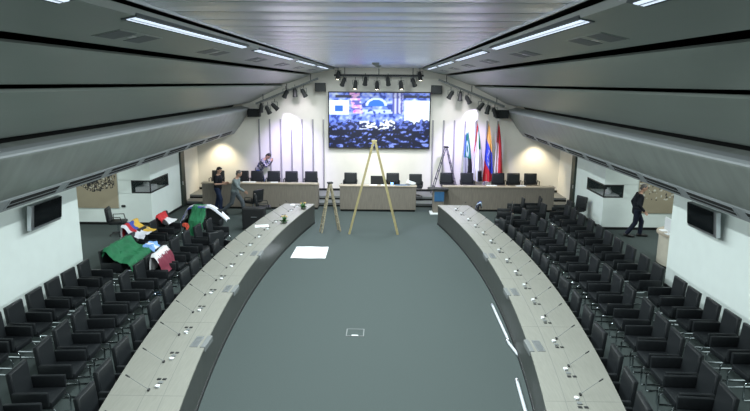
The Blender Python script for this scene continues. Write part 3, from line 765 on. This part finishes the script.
for nm_, pts in (('long black lighting bar over the video wall',[(-1.9,26.35,5.52),(1.95,26.35,5.52)]),('sloping lighting bar left of the video wall',[(-2.6,26.5,5.38),(-5.35,26.5,4.28)]),('sloping lighting bar right of the video wall',[(2.6,26.5,5.36),(5.5,26.5,4.24)])):
    t = empty('lighting_bar', nm_, 'lighting bar', pts[0], 0, 'lighting bars'); q = Vector(pts[1])-Vector(pts[0])
    MB().tube([(0,0,0),tuple(q)],.045,10).build('pipe', M['black'] if 'video wall' in nm_ and 'over' in nm_ else M['grey'], t, True)
    for f in (.12,.5,.88): MB().tube([tuple(q*f),tuple(q*f+Vector((0,0,.32)))],.018,6).build('hanger', M['black'], t, True)
def spot(loc, aim, e, colr, ang, blend=.6, size=.1):
    l = bpy.data.lights.new('spot_lamp','SPOT'); l.energy = e; l.color = colr; l.spot_size = math.radians(ang); l.spot_blend = blend; l.shadow_soft_size = size
    o = bpy.data.objects.new('spot_lamp', l); col.objects.link(o); o.location = loc
    o.rotation_euler = (Vector(aim)-Vector(loc)).to_track_quat('-Z','Y').to_euler(); return o
# cool beams raking down the wall, warm pools at the sides, washes on the middle
spot((-4.75,26.6,4.25),(-3.95,27.4,3.45),900,(.74,.66,1.),24,.7)
spot((-4.45,26.6,4.05),(-3.35,27.4,2.75),700,(.74,.66,1.),20,.7)
spot((4.75,26.6,4.3),(4.2,27.4,3.75),900,(.74,.66,1.),26,.7)
for s in (-1,1):
    spot((s*7.1,26.75,2.86),(s*7.15,27.2,.4),230,(1,.86,.60),95,.8)
    spot((s*3.9,25.0,4.7),(s*4.0,27.4,1.4),1000,(.60,.50,1.),66,.9)
    spot((s*6.0,24.6,4.0),(s*6.6,27.4,1.2),480,(1,.85,.60),66,.9)
    spot((s*3.5,25.6,4.9),(s*3.6,27.4,3.5),110,(.95,.9,1),74,.9)
    spot((s*1.0,25.5,5.1),(s*.9,27.4,1.0),560,(.97,.93,.92),60,.9)
    spot((s*2.9,25.0,4.9),(s*2.7,21.0,.7),520,(.82,.76,1.),36,.8)
    spot((s*5.2,24.0,4.3),(s*5.2,25.0,.9),130,(1,.9,.76),80,.8)
spot((0,26.1,5.0),(0,24.4,1.0),260,(1,.92,.8),60,.8)

# ------------------------------------------------------------------ people
def remesh(mb, voxel, name, m, parent, smooth=6):
    o = mb.build(name, m, None, True)
    a = o.modifiers.new('r','REMESH'); a.mode = 'VOXEL'; a.voxel_size = voxel; a.use_smooth_shade = True
    b = o.modifiers.new('s','SMOOTH'); b.iterations = smooth; b.factor = .5
    dg = bpy.context.evaluated_depsgraph_get(); dg.update()
    me = bpy.data.meshes.new_from_object(o.evaluated_get(dg)); o.modifiers.clear(); o.data = me
    for p in me.polygons: p.use_smooth = True
    if not me.materials: me.materials.append(m)
    o.parent = parent; return o
def person(label, loc, rz, J, clothes, hairm, sleeve='long', tail=False):
    # J: joints in local metres, facing +X; y is the person's left
    t = empty('person', label, 'person', loc, rz)
    V = {k: Vector(p) for k,p in J.items()}
    b = MB()
    hd = V['head']; ax = (V['head']-V['neck']).normalized(); fw = V.get('face', Vector((1,0,0))).normalized()
    side = ax.cross(fw).normalized(); fw = side.cross(ax).normalized()
    def hp(f,l,u): return hd+fw*f+side*l+ax*u
    mt = Matrix((fw,side,ax)).transposed().to_4x4(); mt.translation = hd
    def hell(c,r,mbx):
        q = MB().ell(c,r); q.v = [tuple(mt @ Vector(p)) for p in q.v]; mbx.add(q.v,q.f)
    hell((0,0,.02),(.098,.076,.115),b); hell((.025,0,-.055),(.068,.058,.06),b); hell((.095,0,-.012),(.022,.016,.026),b)
    hell((.07,0,-.068),(.028,.03,.012),b)
    for q in (-1,1): hell((-.005,q*.077,-.005),(.022,.012,.034),b)
    b.capsule(V['neck']-ax*.04, hd-ax*.06,.056,.052)
    ch, pv = V['chest'], V['pelvis']
    b.capsule(pv, ch, .125,.135); b.ell(tuple(ch+Vector((0,0,.0))),(.115,.19,.17)); b.ell(tuple(pv),(.125,.17,.12)); b.ell(tuple(pv.lerp(ch,.5)),(.115,.155,.19))
    sh = {}
    for q in 'lr':
        b.capsule(ch+Vector((0,0,.02)).lerp(Vector(),0), V['sh_'+q],.105,.058); b.capsule(V['neck']-ax*.05,V['sh_'+q],.055,.055)
        b.capsule(V['sh_'+q],V['el_'+q],.052,.041); b.capsule(V['el_'+q],V['wr_'+q],.041,.028)
        b.capsule(pv, V['hip_'+q],.12,.098); b.capsule(V['hip_'+q],V['kn_'+q],.088,.060); 
        cf = V['kn_'+q].lerp(V['an_'+q],.35); b.capsule(V['kn_'+q],cf,.058,.058); b.capsule(cf,V['an_'+q],.056,.040)
        b.capsule(V['an_'+q]+Vector((0,0,-.05)), V['toe_'+q]+Vector((0,0,.0)),.040,.032)
        # hand: palm, four fingers, thumb
        w = V['wr_'+q]; d = (w-V['el_'+q]).normalized(); sd = d.cross(Vector((0,1,0))); sd = sd.normalized() if sd.length > .1 else Vector((1,0,0)); pn = d.cross(sd).normalized()
        for k in range(4):
            o = (k-1.5)*.021; b.capsule(w+sd*o*.6, w+d*.085+sd*o,.014,.012,8)
            kn = w+d*(.085+.036)+sd*o*1.05+pn*.008; ln = (.030,.040,.036,.024)[k]
            b.capsule(w+d*.085+sd*o, kn,.0105,.0095,8); b.capsule(kn, kn+d*ln*.9+pn*.02,.0095,.0085,8)
        b.capsule(w+d*.025+sd*.026, w+d*.062+sd*.058,.013,.0105,8); b.capsule(w+d*.062+sd*.058, w+d*.09+sd*.062,.0105,.009,8)
    remesh(b,.0085,'body',M['skin'],t,3)
    # clothing
    s = MB(); s.capsule(pv+Vector((0,0,.0)), ch,.142,.155); s.ell(tuple(ch),(.14,.215,.19)); s.ell(tuple(pv.lerp(ch,.5)),(.14,.18,.21)); s.ell(tuple(pv+Vector((0,0,.03))),(.145,.19,.12))
    low = pv-Vector((0,0,.10 if tail else .02))
    s.capsule(pv,low,.15,.15)
    for q in 'lr':
        s.capsule(ch, V['sh_'+q],.125,.076); s.capsule(V['neck']-ax*.09,V['sh_'+q],.06,.066)
        if sleeve == 'long': s.capsule(V['sh_'+q],V['el_'+q],.072,.058); s.capsule(V['el_'+q],V['el_'+q].lerp(V['wr_'+q],.93),.058,.044)
        else: s.capsule(V['sh_'+q],V['sh_'+q].lerp(V['el_'+q],.7),.072,.066)
    remesh(s,.012,'jacket' if tail else 'shirt',M[clothes[0]],t,5)
    p = MB()
    for q in 'lr':
        p.capsule(pv-Vector((0,0,.03)),V['hip_'+q],.135,.112); p.capsule(V['hip_'+q],V['kn_'+q],.105,.080); p.capsule(V['kn_'+q],V['an_'+q]+Vector((0,0,.0)),.080,.066)
    remesh(p,.012,'trousers',M[clothes[1]],t,5)
    for q in 'lr':
        h = MB(); a, e = V['an_'+q], V['toe_'+q]; dr = (e-a); dr.z = 0; dr.normalize()
        h.capsule((a.x-dr.x*.05,a.y-dr.y*.05,a.z-.04),(e.x-dr.x*.03,e.y-dr.y*.03,e.z+.008),.062,.056); h.capsule(a,a-Vector((0,0,.04)),.064,.062); h.capsule((a.x,a.y,a.z-.045),(e.x+dr.x*.03,e.y+dr.y*.03,e.z),.055,.046)
        remesh(h,.010,'shoe',M['shoe'],t,3)
    hr = MB()
    hell((-.018,0,.045),(.098,.084,.105),hr); hell((-.055,0,-.02),(.06,.075,.075),hr)
    if hairm == 'hair': hell((.03,0,.095),(.07,.07,.045),hr)
    hob = remesh(hr,.010,'hair',M[hairm],t,3)
    for q in (-1,1):
        e = MB(); hell((.089,q*.031,.012),(.010,.014,.008),e); e.build('eye',M['shoe'],t,True)
    t.scale = (1.10,1.10,1.0)
    return t
# standing man in black tee shirt, left of the left dais desk
person('man in black tee shirt and dark jeans standing at the left dais desk', (-6.50,24.08,0), -.15, dict(
    pelvis=(0,0,.98), chest=(.02,0,1.32), neck=(.04,0,1.54), head=(.08,0,1.68), face=(1,-.2,-.15),
    sh_l=(.02,.19,1.44), sh_r=(.02,-.19,1.44), el_l=(-.02,.25,1.16), el_r=(.02,-.25,1.15), wr_l=(.22,.22,1.14), wr_r=(.27,-.18,1.16),
    hip_l=(0,.09,.93), hip_r=(0,-.09,.93), kn_l=(-.06,.13,.50), kn_r=(.14,-.10,.50), an_l=(-.18,.16,.09), an_r=(.12,-.11,.09), toe_l=(-.02,.19,.035), toe_r=(.29,-.13,.035)), ('tee','jeans'), 'hair', 'short')
person('bald man in grey shirt and trousers striding right past the left dais desk', (-5.62,23.3,0), -.12, dict(
    pelvis=(0,0,.96), chest=(.07,0,1.31), neck=(.12,0,1.53), head=(.19,0,1.67), face=(1,0,-.25),
    sh_l=(.08,.19,1.43), sh_r=(.08,-.19,1.43), el_l=(-.10,.24,1.18), el_r=(.22,-.25,1.17), wr_l=(-.05,.25,.93), wr_r=(.45,-.24,1.02),
    hip_l=(0,.09,.92), hip_r=(0,-.09,.92), kn_l=(.24,.09,.53), kn_r=(-.10,-.09,.50), an_l=(.32,.09,.10), an_r=(-.42,-.09,.20), toe_l=(.49,.10,.04), toe_r=(-.29,-.10,.06)), ('grey_shirt','grey_jeans'), 'hair_grey')
person('man in plaid shirt and blue jeans leaning behind the left dais desk', (-5.30,27.0,.30), -.25, dict(
    pelvis=(-.12,0,1.0), chest=(.10,0,1.33), neck=(.22,0,1.53), head=(.33,0,1.63), face=(1,-.2,-.5),
    sh_l=(.14,.19,1.44), sh_r=(.16,-.19,1.43), el_l=(.22,.26,1.19), el_r=(.33,-.22,1.20), wr_l=(.42,.12,1.38), wr_r=(.46,-.06,1.42),
    hip_l=(-.10,.09,.94), hip_r=(-.10,-.09,.94), kn_l=(.02,.11,.50), kn_r=(.0,-.11,.50), an_l=(-.05,.12,.09), an_r=(-.08,-.11,.09), toe_l=(.12,.13,.035), toe_r=(.09,-.12,.035)), ('plaid','blue_jeans'), 'hair')
person('man in dark suit walking right past the white block near the right artwork', (9.05,20.45,0), -.2, dict(
    pelvis=(0,0,1.00), chest=(.03,0,1.37), neck=(.08,0,1.59), head=(.14,0,1.73), face=(1,-.1,-.2),
    sh_l=(.03,.20,1.49), sh_r=(.03,-.20,1.49), el_l=(-.10,.26,1.21), el_r=(-.02,-.27,1.20), wr_l=(-.02,.27,.95), wr_r=(.16,-.26,.97),
    hip_l=(0,.09,.95), hip_r=(0,-.09,.95), kn_l=(.18,.09,.53), kn_r=(-.04,-.09,.52), an_l=(.16,.09,.10), an_r=(-.26,-.09,.13), toe_l=(.34,.10,.04), toe_r=(-.10,-.10,.04)), ('suit','suit_leg'), 'hair_grey', tail=True)

# ------------------------------------------------------------------ general light
w = bpy.data.worlds.new('world'); scene.world = w; w.use_nodes = True
w.node_tree.nodes['Background'].inputs['Color'].default_value = (.75,.9,.92,1); w.node_tree.nodes['Background'].inputs['Strength'].default_value = .07
for s in (-1,1):   # lights of the side alcoves
    l = bpy.data.lights.new('alcove_lamp','AREA'); l.shape='RECTANGLE'; l.size=2.; l.size_y=4.; l.energy=105; l.color=(.9,1,.97)
    o = bpy.data.objects.new('alcove_lamp', l); col.objects.link(o); o.location=(s*10.3,18.3,2.94)
scene.view_settings.view_transform = 'Standard'
scene.view_settings.look = 'None'
